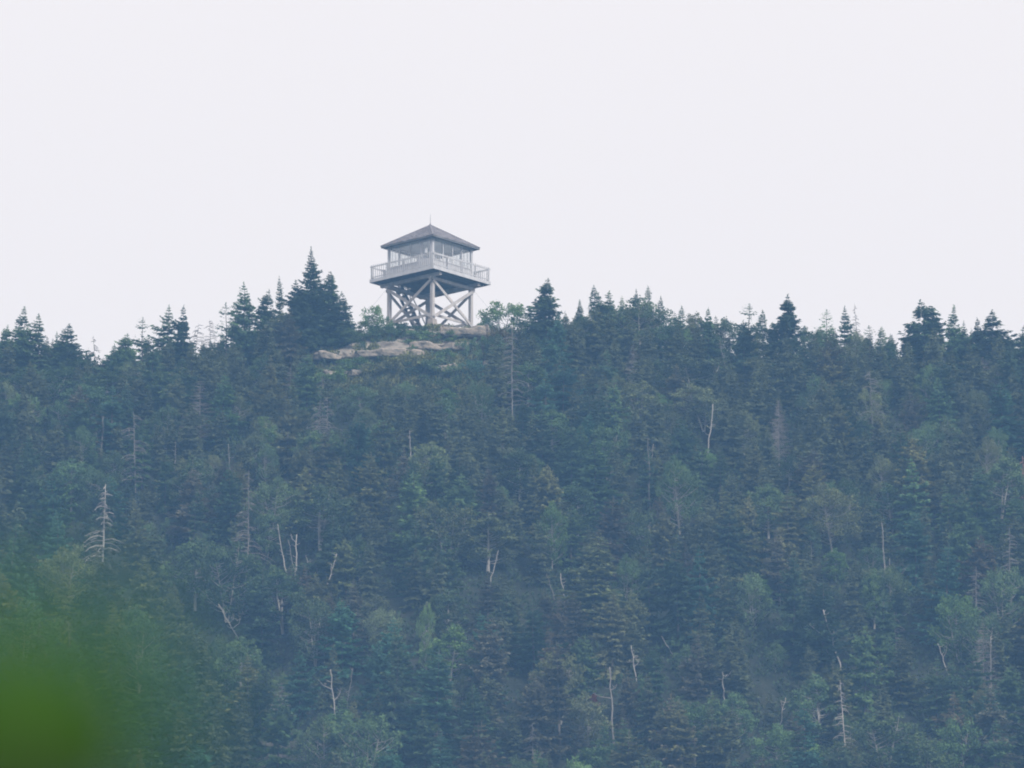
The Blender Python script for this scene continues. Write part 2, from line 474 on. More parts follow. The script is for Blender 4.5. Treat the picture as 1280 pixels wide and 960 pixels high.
def spruce_mesh(H, Rm, seed, power=.85, spire=.0, gap=.08, droop=.25, dens=1.0, twig=1.0, base_h=.06, tops=1, lay=1.25, flag=.3):
    r = np.random.default_rng(seed)
    B, D, N, L, Wd = [], [], [], [], []
    zs = H*base_h
    lob = r.uniform(0, 6.28, 3); wind = r.uniform(0, 6.28)
    whorls = []
    z = H*.955
    while z > zs:
        whorls.append(z); z -= r.uniform(.13, .30)*(.6+1.1*(1-z/H))*lay
    lean = r.uniform(-.02, .02, 2)
    tops_l = [(0, 0, 1.0)] + [(r.uniform(-.25, .25)*Rm, r.uniform(-.25, .25)*Rm, r.uniform(.86, .95)) for _ in range(tops-1)]
    for (ox, oy, hk) in tops_l:
        for z in whorls:
            if hk < 1 and z > H*hk: continue
            if hk < 1 and z < H*.6: continue
            t = 1 - z/(H*hk)
            rad = Rm*(t**power)*(1+spire*(-.45 if t < .3 else .0)*(1 - t/.3 if t < .3 else 0))
            if hk < 1: rad *= .7
            nb = int(r.integers(6, 9)) + (2 if H < 5 else 0)
            if r.random() < gap: nb = 2
            a0 = r.uniform(0, 6.28); rad *= r.uniform(.68, 1.18)
            for k in range(nb):
                az = a0 + 6.283*k/nb + r.uniform(-.3, .3)
                l = rad*r.uniform(.55, 1.2)*(1+flag*math.cos(az-wind))*(1 + .16*math.sin(az*2+lob[0]+z*.9) + .14*math.sin(az+lob[1]-z*1.7)) + .03
                dirh = np.array([math.cos(az), math.sin(az), 0])
                el = .42 - 1.15*t*droop*3 + r.uniform(-.1, .1)
                n = max(5, int(l/.024*dens))
                u = (np.arange(n)+r.random(n))/n
                u = u**.8
                curve = el*u*l + (.22*l)*u**2*(.9 if t > .15 else .2) - .28*l*np.sin(u*2.6)*droop
                p = np.outer(u*l, dirh) + np.outer(curve, [0, 0, 1]) + np.array([ox+lean[0]*z, oy+lean[1]*z, z])
                side = np.array([-dirh[1], dirh[0], 0])
                sg = np.where(r.random(n) < .5, -1, 1)
                fan = r.uniform(.35, 1.15, n)*sg
                tl = (.11+.30*np.minimum(1, l/1.2)*(1-.65*u))*min(1, .45+t*3)*r.uniform(.6, 1.25, n)*twig
                p = p + side*(sg*r.uniform(0, .10, n)*l*(1-u))[:, None]
                d = unit(dirh*np.cos(fan)[:, None] + side*np.sin(fan)[:, None] + np.array([0,0,1])*r.uniform(-.65, .12, n)[:, None])
                nn = unit(np.array([0, 0, .75]) + dirh*.6 + r.normal(0, .42, (n, 3)))
                B.append(p); D.append(d); N.append(nn); L.append(tl); Wd.append(tl*r.uniform(.36, .62, n))
    # leader shoot
    n = 14; u = np.linspace(0, 1, n)
    p = np.stack([lean[0]*H+0*u, lean[1]*H+0*u, H*.93+u*H*.065], 1)
    d = unit(np.stack([r.normal(0, .5, n), r.normal(0, .5, n), np.full(n, .7)], 1))
    B.append(p); D.append(d); N.append(unit(r.normal(0, 1, (n, 3)))); L.append(np.full(n, .09)); Wd.append(np.full(n, .045))
    return quads_from(np.concatenate(B), np.concatenate(D), np.concatenate(N), np.concatenate(L), np.concatenate(Wd))

def trunk_mesh(H, seed, mat, r0=.013):
    r = random.Random(seed); b = MB(); n = 7
    pts = [(0 if i == 0 else r.uniform(-.03, .03), 0 if i == 0 else r.uniform(-.03, .03), -.4 + (H*.985+.4)*i/(n-1)) for i in range(n)]
    b.tube(pts, [H*r0*(1-.93*i/(n-1)) for i in range(n)], 6)
    return b

def broadleaf(H, Rm, seed, nclump=26, leaf=.13, per=110, low=.25):
    """limbs + leaf clumps at limb ends"""
    r = random.Random(seed); rn = np.random.default_rng(seed)
    tb = MB(); cl = []
    nst = r.choice((1, 2, 3))
    for s in range(nst):
        lx, ly = (r.uniform(-.25, .25)*Rm if nst > 1 else 0), (r.uniform(-.25, .25)*Rm if nst > 1 else 0)
        top = Vector((lx*2.2, ly*2.2, H*r.uniform(.8, .93)))
        pts = []
        for i in range(6):
            t = i/5
            pts.append(Vector((lx*.2+top.x*t+r.uniform(-.05, .05)*t, ly*.2+top.y*t+r.uniform(-.05, .05)*t, -.3+(top.z+.3)*t)))
        tb.tube(pts, [H*.016*(1-.85*i/5)/(nst**.4) for i in range(6)], 6)
        cl.append((top, .8))
        for j in range(nclump//nst):
            t = low + (1-low)*(j+r.random())/(nclump//nst)
            p0 = pts[0].lerp(top, t*.9)
            az = r.uniform(0, 6.28)
            prof = math.sin(math.pi*min(1, max(.0, (t-low)/(1-low)*.8+.2)))**.6
            l = Rm*prof*r.uniform(.35, 1.0)
            q = p0 + Vector((math.cos(az)*l, math.sin(az)*l, l*r.uniform(.25, .8)))
            if q.z > H*.97: q.z = H*r.uniform(.85, .97)
            mid = p0.lerp(q, .5) + Vector((0, 0, -.08*l))
            tb.tube([p0, mid, q], [H*.005, H*.0035, .008], 4)
            cl.append((q, r.uniform(.6, 1.15)))
    B = []
    for q, s in cl:
        k = int(per*s)
        rad = Rm*.27*s
        v = unit(rn.normal(0, 1, (k, 3)))*(rn.random((k, 1))**.45)*rad
        v[:, 2] *= .75
        B.append(v + np.array(q))
    B = np.concatenate(B); n = len(B)
    d = unit(rn.normal(0, 1, (n, 3)) + np.array([0, 0, -.15])); nn = unit(rn.normal(0, .8, (n, 3)) + np.array([0, 0, .8]))
    L = rn.uniform(.7, 1.3, n)*leaf
    V, F = quads_from(B, d, nn, L, L*.75)
    return tb, V, F

SPR = []          # (H, R, crown mesh, trunk mesh)
spec = [ # H, R, power, spire, gap, droop, dens, tops, layer spacing, lopsidedness
    (4.2, 1.15, .88, 1, .05, .26, 1.15, 1, .75, .2), (4.4, .95, .84, .8, .10, .2, 1.0, 2, .75, .3), (4.0, 1.3, .82, 1, .12, .34, 1.2, 2, .85, .25),
    (4.6, .75, .8, 0, .2, .15, .9, 1, .85, .3), (4.2, 1.2, .95, 1, .15, .38, .9, 1, 1.0, .4), (4.0, 1.15, 1.02, 1, .1, .3, 1.1, 2, .85, .45), (4.4, 1.1, .78, 1, .15, .3, 1.0, 3, .85, .35),
    (6.5, 1.9, .80, 1, .06, .35, 1.1, 1, 1.5, .2), (6.8, 1.6, .72, .5, .1, .3, 1.1, 2, 1.5, .3), (6.2, 2.2, .68, 1, .12, .42, 1.15, 1, 1.8, .25),
    (7.0, 2.0, .85, 1, .2, .4, 1.0, 1, 1.6, .4), (6.4, 1.8, .6, .3, .1, .35, 1.15, 3, 1.4, .3), (7.2, 1.7, .9, .6, .15, .28, 1.05, 1, 1.7, .3),
    (6.6, 2.3, .62, 1, .18, .45, 1.1, 2, 1.9, .35), (6.9, 1.5, .75, 0, .12, .3, 1.15, 1, 1.4, .3), (6.0, 2.1, .75, 1, .15, .38, 1.1, 2, 1.6, .45)]
for i, (H, Rm, pw, sp, gp, dr, de, tp, ly, fl) in enumerate(spec):
    V, F = spruce_mesh(H, Rm, 100+i, pw, sp, gp, dr, de*1.25, 1.0 if H < 5 else 1.2, tops=tp, lay=ly, flag=fl)
    SPR.append((H, Rm, mesh_np('crown', V, F, M['needles']), trunk_mesh(H, i, M['bark']).mesh('trunk', M['bark'])))
# the big skyline spruce and sparse wispy ones
V, F = spruce_mesh(6.4, 2.2, 777, 1.15, 1, .06, .25, 1.6, .95, lay=.8, flag=.12)
SPR_BIG = (6.4, 2.2, mesh_np('crown', V, F, M['needles']), trunk_mesh(6.4, 77, M['bark']).mesh('trunk', M['bark']))
SPARSE = []
for i in range(3):
    V, F = spruce_mesh(4.4, .75+.1*i, 300+i, .7, 0, .45, .12, .42, .9)
    SPARSE.append((4.4, .75+.1*i, mesh_np('crown', V, F, M['needles']), trunk_mesh(4.4, 30+i, M['bark'], .012).mesh('trunk', M['bark'])))
BRD = []
for i, (H, Rm, nc, lf, per, low) in enumerate([(5.0, 1.7, 70, .14, 95, .12), (5.4, 1.5, 62, .14, 95, .18), (4.6, 1.9, 76, .13, 95, .08), (5.8, 1.4, 62, .14, 100, .15), (5.0, 2.1, 84, .14, 90, .1), (6.0, 1.8, 80, .15, 90, .2)]):
    tb, V, F = broadleaf(H, Rm, 500+i, nc, lf, per, low)
    BRD.append((H, Rm, mesh_np('crown', V, F, M['leaves']), tb.mesh('trunk', M['bark_pale'])))
SHB = []
for i in range(4):
    tb, V, F = broadleaf(1.2, .9, 600+i, 22, .085, 90, .05)
    SHB.append((1.2, .9, mesh_np('foliage', V, F, M['leaves']), tb.mesh('stem', M['bark'])))
TALLSHRUB = []
for i in range(3):
    tb, V, F = broadleaf(2.4, 1.2, 650+i, 34, .11, 60, .12)
    TALLSHRUB.append((2.4, 1.2, mesh_np('foliage', V, F, M['leaves']), tb.mesh('stem', M['bark'])))
# dying grey-brown spruces: fine bare twigs
def twiggy(H, Rm, seed):
    r = np.random.default_rng(seed); b = MB()
    z = H*.97
    while z > H*.12:
        t = 1-z/H
        for k in range(int(r.integers(5, 8))):
            az = r.uniform(0, 6.28); l = Rm*t**.75*r.uniform(.6, 1.15)+.06
            d = Vector((math.cos(az), math.sin(az), 0))
            p0 = Vector((0, 0, z)); p1 = p0+d*l*.55+Vector((0,0,-.06*l)); p2 = p0+d*l+Vector((0,0,.05*l))
            b.tube([p0, p1, p2], [.014, .010, .004], 3)
            for q in range(int(3+l*7)):
                u = r.uniform(.25, 1); pq = p0.lerp(p2, u)
                sd = Vector((-d.y, d.x, 0))*r.choice((-1, 1))
                e = pq + (d*.5+sd*r.uniform(.5, 1.2)+Vector((0,0,r.uniform(-.7, .15))))*l*.26
                b.tube([pq, e], [.008, .003], 3)
        z -= r.uniform(.14, .26)
    return b
TWG = []
for i, (H, Rm) in enumerate([(5.5, 1.5), (6.2, 1.7), (5.0, 1.3)]):
    TWG.append((H, Rm, twiggy(H, Rm, 800+i).mesh('bare_crown', M['dead_brown']), trunk_mesh(H, 60+i, M['dead_brown'], .009).mesh('trunk', M['dead_brown'])))

TONES = {
 'dark green': (.082,.135,.064), 'olive': (.170,.180,.078), 'bluish green': (.075,.170,.104), 'brown-tinged': (.145,.134,.086),
 'mid green': (.120,.195,.078), 'leafy green': (.090,.145,.062), 'bright green': (.12,.205,.062), 'pale green': (.130,.160,.078)}
TREES = []        # dicts for labelling
def put_tree(name, proto, x, y, z, H, width, tone, cat, group, tilt=None, label=None, info=None):
    pH, pR, cm, tm = proto
    o = empty(name, (x, y, z-.15), random.uniform(0, 6.283))
    sz = H/pH; sx = (width/2)/pR if width else sz
    asym = random.uniform(.86, 1.16); o.scale = (sx*asym, sx/asym, sz)
    if tilt: o.rotation_euler.x = tilt[0]; o.rotation_euler.y = tilt[1]
    t = link(bpy.data.objects.new(tm.name.split('.')[0], tm), o)
    c = link(bpy.data.objects.new(cm.name.split('.')[0], cm), o)
    j = random.uniform(.72, 1.42)
    base = TONES.get(tone, (.1,.1,.1))
    c.color = (base[0]*j*random.uniform(.92, 1.1), base[1]*j, base[2]*j*random.uniform(.88, 1.12), 1)
    tag(o, label, cat, group)
    tx, ty = project(x, y, z+H)
    TREES.append(dict(o=o, px=tx, py=ty+H*17.7*.25, tone=tone, cat=cat, label=label, x=x, y=y, w=(width or 2*pR*sz), tip=ty, tx=tx, H=H))
    return o

# --- trees of the skyline, by their tips in the photograph: px, py, width px, H m, kind, tone, label
G_S = 'spruces on the mountainside'; G_B = 'leafy trees on the mountainside'
SKY = [
 (-6,408,40,4,'s','dark green','dark spruce half cut off by the left edge of the skyline'),
 (9,403,34,4,'s','mid green','slim spruce on the far left of the skyline, beside the twin-topped one'),
 (31,381,58,5,'s','dark green','tallest spruce in the skyline group at far left'),
 (49,390,56,4.6,'s','mid green','spruce leaning on the right side of the tallest spruce at far left'),
 (72,412,30,3.6,'s','dark green','short spruce top left of the small pointed spruce before the sky notch'),
 (85,402,52,4.4,'s','dark green','pointed dark spruce just left of the low notch in the skyline'),
 (143,428,50,3.6,'s','dark green','low rounded spruce right of the bare sapling in the skyline notch'),
 (157,414,54,4,'s','mid green','bushy spruce left of the sparse flat-topped spruce'),
 (178,394,46,4.6,'p','dark green','sparse spruce with flat open branches on the left skyline'),
 (211,379,58,5,'s','mid green','broad full spruce at the left of a pair on the left skyline'),
 (229,379,42,5,'s','dark green','narrow spruce at the right of the pair on the left skyline'),
 (283,376,44,4.8,'p','dark green','ragged thin spruce with long left branches on the left skyline'),
 (306,351,56,5.8,'s','dark green','tall pointed spruce third to the left of the tower'),
 (334,359,46,5,'s','dark green','spruce left of the thin spire beside the biggest spruce'),
 (350,343,17,5,'n','dark green','thin wispy spire just left of the biggest skyline spruce'),
 (389,305,112,7.4,'B','dark green','biggest spruce of the skyline, left of the lookout tower'),
 (372,348,66,5.2,'s','dark green','shoulder spruce hugging the left flank of the biggest spruce'),
 (411,337,70,5.0,'s','mid green','spruce on the right flank of the biggest skyline spruce'),
 (429,362,46,3.8,'s','dark green','small bushy spruce at the right foot of the biggest spruce'),
 (683,345,66,5.0,'s','dark green','isolated broad spruce right of the tower and the leafy bush'),
 (724,372,40,3.8,'s','mid green','low spruce between the isolated broad spruce and a thin spire'),
 (743,355,34,4.6,'n','dark green','thin spire right of the isolated broad spruce'),
 (760,361,56,4.4,'s','mid green','full spruce touching the thin spire right of centre'),
 (776,367,20,4.2,'n','mid green','small spire behind the full spruce right of centre'),
 (795,358,18,4.8,'n','dark green','left one of three small spires above the leafy dome'),
 (812,354,24,5,'n','dark green','middle and highest of three small spires above the leafy dome'),
 (826,367,22,4.4,'n','dark green','right one of three small spires above the leafy dome'),
 (853,379,24,4.4,'n','dark green','lone narrow spire right of the leafy dome'),
 (885,382,42,4.2,'s','mid green','light green pointed spruce right of the lone narrow spire'),
 (936,377,56,4.6,'p','dark green','open dark spruce with twin ragged tops on the right skyline'),
 (953,384,30,4.4,'n','dark green','slim spruce left of the sharply pointed spruce on the right skyline'),
 (984,366,62,5.2,'s','dark green','sharply pointed layered spruce, tallest between tower and right edge group'),
 (1033,384,44,4.2,'p','mid green','thin see-through spruce right of the sharply pointed layered one'),
 (1055,380,42,4.6,'s','dark green','narrow dark spruce left of the tall bare pole on the skyline'),
 (1087,404,34,3.8,'p','mid green','thin spruce directly above the bare dead spruce on the right'),
 (1100,406,28,3.6,'n','mid green','small spruce right of the tall bare pole on the skyline'),
 (1114,415,30,3.4,'s','mid green','lowest little spruce before the big right-hand spruce'),
 (1154,373,82,5.4,'s','dark green','big broad spruce at the right end of the skyline'),
 (1192,379,50,5,'s','dark green','spruce with a knobbly narrow top right of the big broad one'),
 (1204,398,30,4,'s','dark green','little spruce tip right of the knobbly narrow top'),
 (1222,394,48,4.2,'s','dark green','left top of the last pair of spruces near the right edge'),
 (1240,385,60,4.8,'s','dark green','right and taller of the last pair of spruces near the right edge'),
 (1278,404,54,4.2,'s','dark green','spruce cut off by the right edge of the skyline'),
 (100,440,66,2.6,'b','leafy green','green leafy tree below the sky notch at the left'),
 (800,368,80,4.2,'b','leafy green','leafy dome-shaped tree below three small spires'),
 (838,392,46,3.4,'b','leafy green','leafy tree right of the leafy dome'),
 (868,384,34,3.4,'b','pale green','pale leafy tree between two spires on the right skyline'),
 (905,392,42,3.4,'b','leafy green','leafy tree left of the open twin-topped spruce'),
 (1005,396,40,3.6,'b','leafy green','leafy tree right of the sharply pointed layered spruce'),
 (722,388,50,3.2,'b','leafy green','low leafy tree right below the isolated broad spruce'),
 (870,440,110,3.6,'b','pale green','wide pale leafy tree mid-right under the lone narrow spire'),
 (955,440,90,3.6,'b','pale green','wide pale leafy tree under the sharply pointed layered spruce'),
 (60,455,100,3.0,'b','leafy green','wide leafy tree under the far left skyline spruces'),
 (135,455,80,3.0,'b','leafy green','wide leafy tree under the bare sapling at left'),
]
proto_pick = lambda kind, i: {'s': SPR[(0, 1, 2, 4, 5, 6)[i*5 % 6]], 'n': SPR[3], 'p': SPARSE[i % 3], 'B': SPR_BIG, 'b': BRD[i % 5]}[kind]
for i, (px, py, w, H, k, tone, lab) in enumerate(SKY):
    x, y, z, h = place_by_tip(px, py, H)
    sc = {'s': 1.10, 'n': 1.2, 'p': 1.15}.get(k, 1.0)
    put_tree('leafy_tree' if k == 'b' else 'spruce_tree', proto_pick(k, i), x, y, z, h, w/18.3*sc, tone, 'tree', G_B if k == 'b' else G_S, label=lab)

# --- leafy trees that stand out on the slope
LEAFY = [
 (235,560,60,5,'leafy green'), (400,598,80,5,'leafy green'), (690,622,46,5,'bright green'), (722,588,56,5,'leafy green'), (850,570,60,5.5,'leafy green'), (843,555,40,5,'bright green'),
 (760,515,60,5,'leafy green'), (560,770,70,5.5,'bright green'), (533,748,26,5,'bright green'), (660,440,60,4,'leafy green'), (80,672,70,5,'pale green'), (245,655,80,6,'leafy green'),
 (285,668,70,6,'leafy green'), (355,700,80,5,'leafy green'), (395,740,70,5,'leafy green'), (745,905,66,6,'leafy green'), (735,935,60,6,'bright green'), (868,862,60,5,'leafy green'),
 (1105,880,70,5,'leafy green'), (1158,905,70,6,'leafy green'), (1198,735,60,5,'bright green'), (1092,695,34,5,'bright green'), (340,590,60,4.5,'leafy green'), (540,540,56,4.5,'pale green'),
 (880,470,70,4,'pale green'), (800,470,60,4,'pale green'), (560,620,80,5,'pale green'), (610,625,70,5,'pale green'), (455,478,60,2.8,'leafy green'), (690,500,60,4,'leafy green'),
 (120,470,70,3.4,'leafy green'), (30,740,80,6,'leafy green'), (455,880,70,6,'leafy green'), (560,720,60,5,'leafy green'), (1040,600,80,5,'pale green'), (960,590,60,5,'leafy green'),
 (1195,880,60,6,'leafy green'), (820,940,60,6,'leafy green'), (175,760,70,6,'leafy green'), (650,545,60,4.6,'leafy green'), (1150,520,60,4.4,'leafy green'), (90,560,60,4.6,'leafy green'), (700,800,56,5.5,'pale green'), (1250,560,60,5,'leafy green')]

# --- dead trees. each: px tip, py tip, px base, py visible base, kind, options
def dead_tree(px0, py0, px1, py1, style, mat, label, seed, extra=1.6, thick=.09, blen=1.0, forks=()):
    """visible part from the tip (px0,py0) to (px1,py1); the trunk goes on `extra` metres below, into the undergrowth"""
    vis = (py1-py0)/17.7; H = vis+extra
    lx = (px0-px1)/18.3
    x, y, z, h = place_by_tip(px0, py0, H)
    r = random.Random(seed)
    o = empty('dead_tree', (x-lx*(H/vis), y, z)); k = h/H
    tag(o, label, 'dead tree', 'dead trees standing among the spruces')
    M_ = M[mat]
    slope = lx/vis
    def P(t, wob=.04): return Vector((slope*h*t+(r.uniform(-wob, wob) if 0 < t < 1 else 0), (r.uniform(-wob, wob) if 0 < t < 1 else 0), h*t))
    n = 9; pts = [P(i/(n-1), .02 if style == 'conifer' else .05) for i in range(n)]; pts[0].z = -.4
    bt_ = 1.5 if thick > .09 else 1.0
    thick *= .72
    b = MB(); b.tube(pts, [thick*(1-(.8 if style == 'conifer' else .55)*i/(n-1)) for i in range(n)], 7); b.build('trunk', M_, o, True)
    def at(zz):
        t = max(0, min(1, zz/h))*(n-1); i = min(n-2, int(t)); return pts[i].lerp(pts[i+1], t-i)
    if style == 'conifer':
        nb = int(14+vis*7)
        for i in range(nb):
            zz = h-.15-(vis+.3)*((i+r.random())/nb)
            az = r.uniform(0, 6.28); t = (h-zz)/(vis+.3)
            l = (.25+.95*t**.8)*blen*r.uniform(.45, 1.15)
            d = Vector((math.cos(az), math.sin(az), 0)); p0 = at(zz)
            bb = MB()
            q = [p0, p0+d*l*.4+Vector((0,0,.02*l)), p0+d*l*.75+Vector((0,0,-.12*l)), p0+d*l+Vector((0,0,-.3*l+r.uniform(-.1,.1)))]
            bb.tube(q, [.024*bt_, .019*bt_, .014*bt_, .007*bt_], 4)
            for _ in range(int(2+l*4)):
                u = r.uniform(.3, .95); s = q[0].lerp(q[-1], u); sd = Vector((-d.y, d.x, 0))*r.choice((-1, 1))
                bb.tube([s, s+(d*.6+sd*r.uniform(.4, 1)+Vector((0,0,r.uniform(-.5,.2))))*.22*l], [.010, .004], 3)
            bb.build('branch', M_, o)
    else:
        for (fz, fx, ftz) in forks:      # fork leaves the trunk fz metres below the tip, ends fx metres aside, ftz metres relative to the tip
            p0 = at(h-fz); q = Vector((slope*h+fx, r.uniform(-.3, .3), h-ftz))
            mid = p0.lerp(q, .5)+Vector((fx*.15, 0, -.05)); bb = MB(); bb.tube([p0, mid, q], [thick*.5, thick*.38, thick*.2], 5)
            for _ in range(2):
                s = p0.lerp(q, r.uniform(.4, .9)); bb.tube([s, s+Vector((r.uniform(-.25,.25), r.uniform(-.2,.2), r.uniform(0, .22)))], [.018, .007], 3)
            bb.build('branch', M_, o)
        for _ in range(int(2+vis*2)):
            s = at(h-r.uniform(.1, vis)); bb = MB(); e = s+Vector((r.uniform(-.35,.35), r.uniform(-.3,.3), r.uniform(-.02,.22)))
            bb.tube([s, s.lerp(e, .5)+Vector((0,0,-.03)), e], [.022, .015, .007], 4); bb.build('branch', M_, o)
    TREES.append(dict(o=o, px=px0, py=(py0+py1)/2, label=label, tone='', cat='dead tree', lm=True, w=.6))
    return x, y
DEAD = [
 (640,402,640,500,'conifer','dead_grey','tall pale dead spruce with drooping bare branches below the leafy bush right of the tower',1.5,.07,1.25,()),
 (1087,462,1089,515,'conifer','dead_grey','bare dead spruce with level branches below the right skyline',1.5,.055,1.0,()),
 (132,605,130,684,'conifer','dead_bright','bleached dead spruce standing clear on the left of the slope',1.6,.125,1.3,()),
 (167,515,170,590,'conifer','dead_grey','grey dead spruce with long drooping lowest branches, above the bleached one',1.3,.06,1.5,()),
 (311,588,311,690,'conifer','dead_brown','dim grey dead spruce above the cluster of white stubs',1.6,.06,1.4,()),
 (891,505,886,550,'stub','dead_bright','bright white broken trunk standing alone right of centre',1.2,.07,1,()),
 (273,755,291,786,'stub','dead_white','white V-shaped snag low on the left of the slope',1.3,.06,1,((1.55,1.35,.75),(1.2,.9,.55))),
 (347,655,355,698,'stub','dead_white','leftmost leaning stub of the white stub cluster',1.2,.06,1,()),
 (371,668,370,706,'stub','dead_white','Y-topped stub in the middle of the white stub cluster',1.2,.085,1,((.5,-.4,.02),)),
 (360,675,366,704,'stub','dead_grey','thin grey stub touching the Y-topped stub',1.2,.05,1,()),
 (382,694,387,715,'stub','dead_grey','short leaning stub right of the Y-topped stub',1.2,.05,1,()),
 (395,705,398,722,'stub','dead_grey','shortest grey stub between the leaning stubs of the cluster',1.2,.05,1,()),
 (421,692,408,738,'stub','dead_white','rightmost stub of the cluster, leaning right with a split top',1.2,.065,1,((1.2,-.3,.6),)),
 (413,837,418,886,'stub','dead_white','three-pronged white snag near the bottom left of centre',1.2,.07,1,((1.9,.65,1.1),(1.2,-.75,.6))),
 (441,835,436,872,'stub','dead_grey','slim curved snag right of the three-pronged one',1.2,.05,1,((1.6,-.4,1.3),)),
 (701,717,704,740,'stub','dead_white','short upright stub right of the picture centre, low on the slope',1.2,.065,1,()),
 (683,717,687,730,'stub','dead_grey','tiny stub left of the short upright stub',1.0,.04,1,()),
 (623,688,616,715,'stub','dead_white','right-leaning stub near the picture centre',1.2,.05,1,()),
 (789,807,793,836,'stub','dead_white','white snag with several prongs right of centre near the bottom',1.2,.055,1,((1.3,.5,.8),(1.0,-.35,.9))),
 (762,834,765,898,'stub','dead_grey','gnarled grey dead tree left of the many-pronged white snag',1.4,.10,1,((1.9,-1.0,1.6),(1.4,.45,1.0))),
 (778,848,788,878,'stub','dead_grey','bent grey branch leaning left, under the many-pronged white snag',1.1,.045,1,((1.5,.2,1.0),)),
 (827,795,832,803,'stub','dead_white','small pale twig tip up right of the many-pronged snag',1.1,.04,1,()),
 (1029,762,1047,823,'stub','dead_white','tall leaning dead tree with a left fork on the lower right',1.0,.075,1,((1.8,-.85,.9),(1.9,.6,1.2))),
 (1033,812,1039,830,'stub','dead_grey','short stub left beside the tall leaning dead tree',1.0,.045,1,()),
 (1050,850,1055,922,'conifer','dead_white','upright pale trunk with short right branches near the bottom right',1.2,.085,.7,()),
 (1102,653,1104,705,'stub','dead_grey','straight grey trunk among brownish boughs right of centre',1.4,.075,1,()),
 (1112,698,1113,730,'stub','dead_grey','thin grey trunk just below the straight grey trunk',1.2,.05,1,((1.4,1.2,.4),)),
 (1220,708,1219,762,'conifer','dead_grey','bare trunk with short side twigs on the right, above the lower right snags',1.4,.07,.75,()),
 (1262,659,1261,705,'conifer','dead_grey','bare dead tree with a branch to the left near the right edge',1.4,.06,.8,()),
 (1278,570,1279,612,'conifer','dead_red','reddish dead trunk cut by the right edge',1.4,.08,.6,()),
 (1172,804,1178,822,'stub','dead_white','two-pronged white stub on the lower right',1.2,.05,1,((.9,.55,.15),)),
 (1238,796,1238,852,'stub','dead_grey','thin upright grey trunk with a blunt top near the lower right corner',1.3,.06,1,()),
 (982,872,979,886,'stub','dead_white','tiny white fork near the bottom, left of the upright pale trunk',1.1,.045,1,((.7,-.25,.2),)),
 (665,903,666,938,'conifer','dead_grey','thin grey dead tree at the bottom centre',1.3,.045,.6,()),
 (129,520,128,556,'stub','dead_grey','pale Y-shaped snag on the left below the skyline',1.2,.06,1,((1.9,-.5,1.0),)),
 (84,776,87,798,'stub','dead_grey','small pale fork above the blurred green leaves',1.2,.05,1,((1.0,.25,.1),)),
 (817,555,816,563,'stub','dead_white','tiny white broken treetop in the centre right of the slope',1.0,.05,1,((.5,-.3,.2),)),
 (400,500,400,528,'conifer','dead_grey','left of two thin bare trunks below the rock ledges',1.2,.045,.9,()),
 (409,495,409,532,'conifer','dead_grey','right of two thin bare trunks below the rock ledges',1.2,.045,.9,()),
 (512,538,513,556,'stub','dead_white','small pale broken stub left of centre under the summit',1.2,.05,1,()),
 (117,419,118,447,'conifer','dead_grey','bare little sapling standing in the notch of the left skyline',1.0,.035,.7,()),
 (1069,379,1071,412,'conifer','dead_grey','tall thin bare pole on the right skyline',1.4,.04,.45,()),
 (262,398,263,425,'conifer','dead_grey','wispy bare sapling in the dip left of the tall pointed spruce',1.2,.03,.9,()),
 (248,404,246,426,'conifer','dead_grey','wispy bare sapling right of the skyline pair of spruces',1.2,.03,.9,()),
 (219,552,219,566,'stub','dead_white','small white snag tip left of centre on the upper slope',1.1,.04,1,()),
 (286,555,287,575,'stub','dead_grey','grey blunt stub above the dim grey dead spruce',1.2,.05,1,()),
 (903,840,904,860,'stub','dead_white','short pale stub low right of the many-pronged snag',1.2,.06,1,((.3,.5,.1),)),
 (1118,765,1119,793,'conifer','dead_grey','faint bare dead top above the lower right slope',1.3,.05,.8,()),
 (810,548,812,620,'stub','dead_brown','thin bent grey trunk below the tiny white treetop',1.0,.04,1,()),
 (900,425,904,447,'stub','dead_grey','thin bare stem below the leafy trees of the right skyline',1.1,.03,1,()),
]
snag_clear = []
for i, d in enumerate(DEAD):
    px0, py0, px1, py1, st, mt, lab, ex, tk, bl, fk = d
    x, y = dead_tree(px0, py0, px1, py1, st, mt, lab, 900+i, ex, tk*1.0, bl, fk)
    snag_clear.append((min(px0, px1)-(20 if st == 'conifer' else 9), max(px0, px1)+(20 if st == 'conifer' else 9), py0, py1, x, y))

FOOT = []
# --- a young tree in front of each dead tree's foot
for i, (a, b_, t, bt, sx, sy) in enumerate(list(snag_clear)):
    if bt < 448: continue
    for q in (-9, 10):
        H = random.uniform(3.0, 4.2)+1.0*min(1, (bt-440)/400); px = DEAD[i][2]+q+random.uniform(-4, 4)
        x, y, z, h = place_by_tip(px, bt-random.uniform(-3, 6), H)
        if any((x-p_[0])**2+(y-p_[1])**2 < 1.0 for p_ in FOOT): continue
        FOOT.append((x, y))
        lf = random.random() < .25
        put_tree('leafy_tree' if lf else 'spruce_tree', random.choice(BRD if lf else SPR[7:]), x, y, z, h, h*.62, 'leafy green' if lf else random.choice(['olive', 'mid green', 'dark green', 'brown-tinged']), 'tree', G_B if lf else G_S)
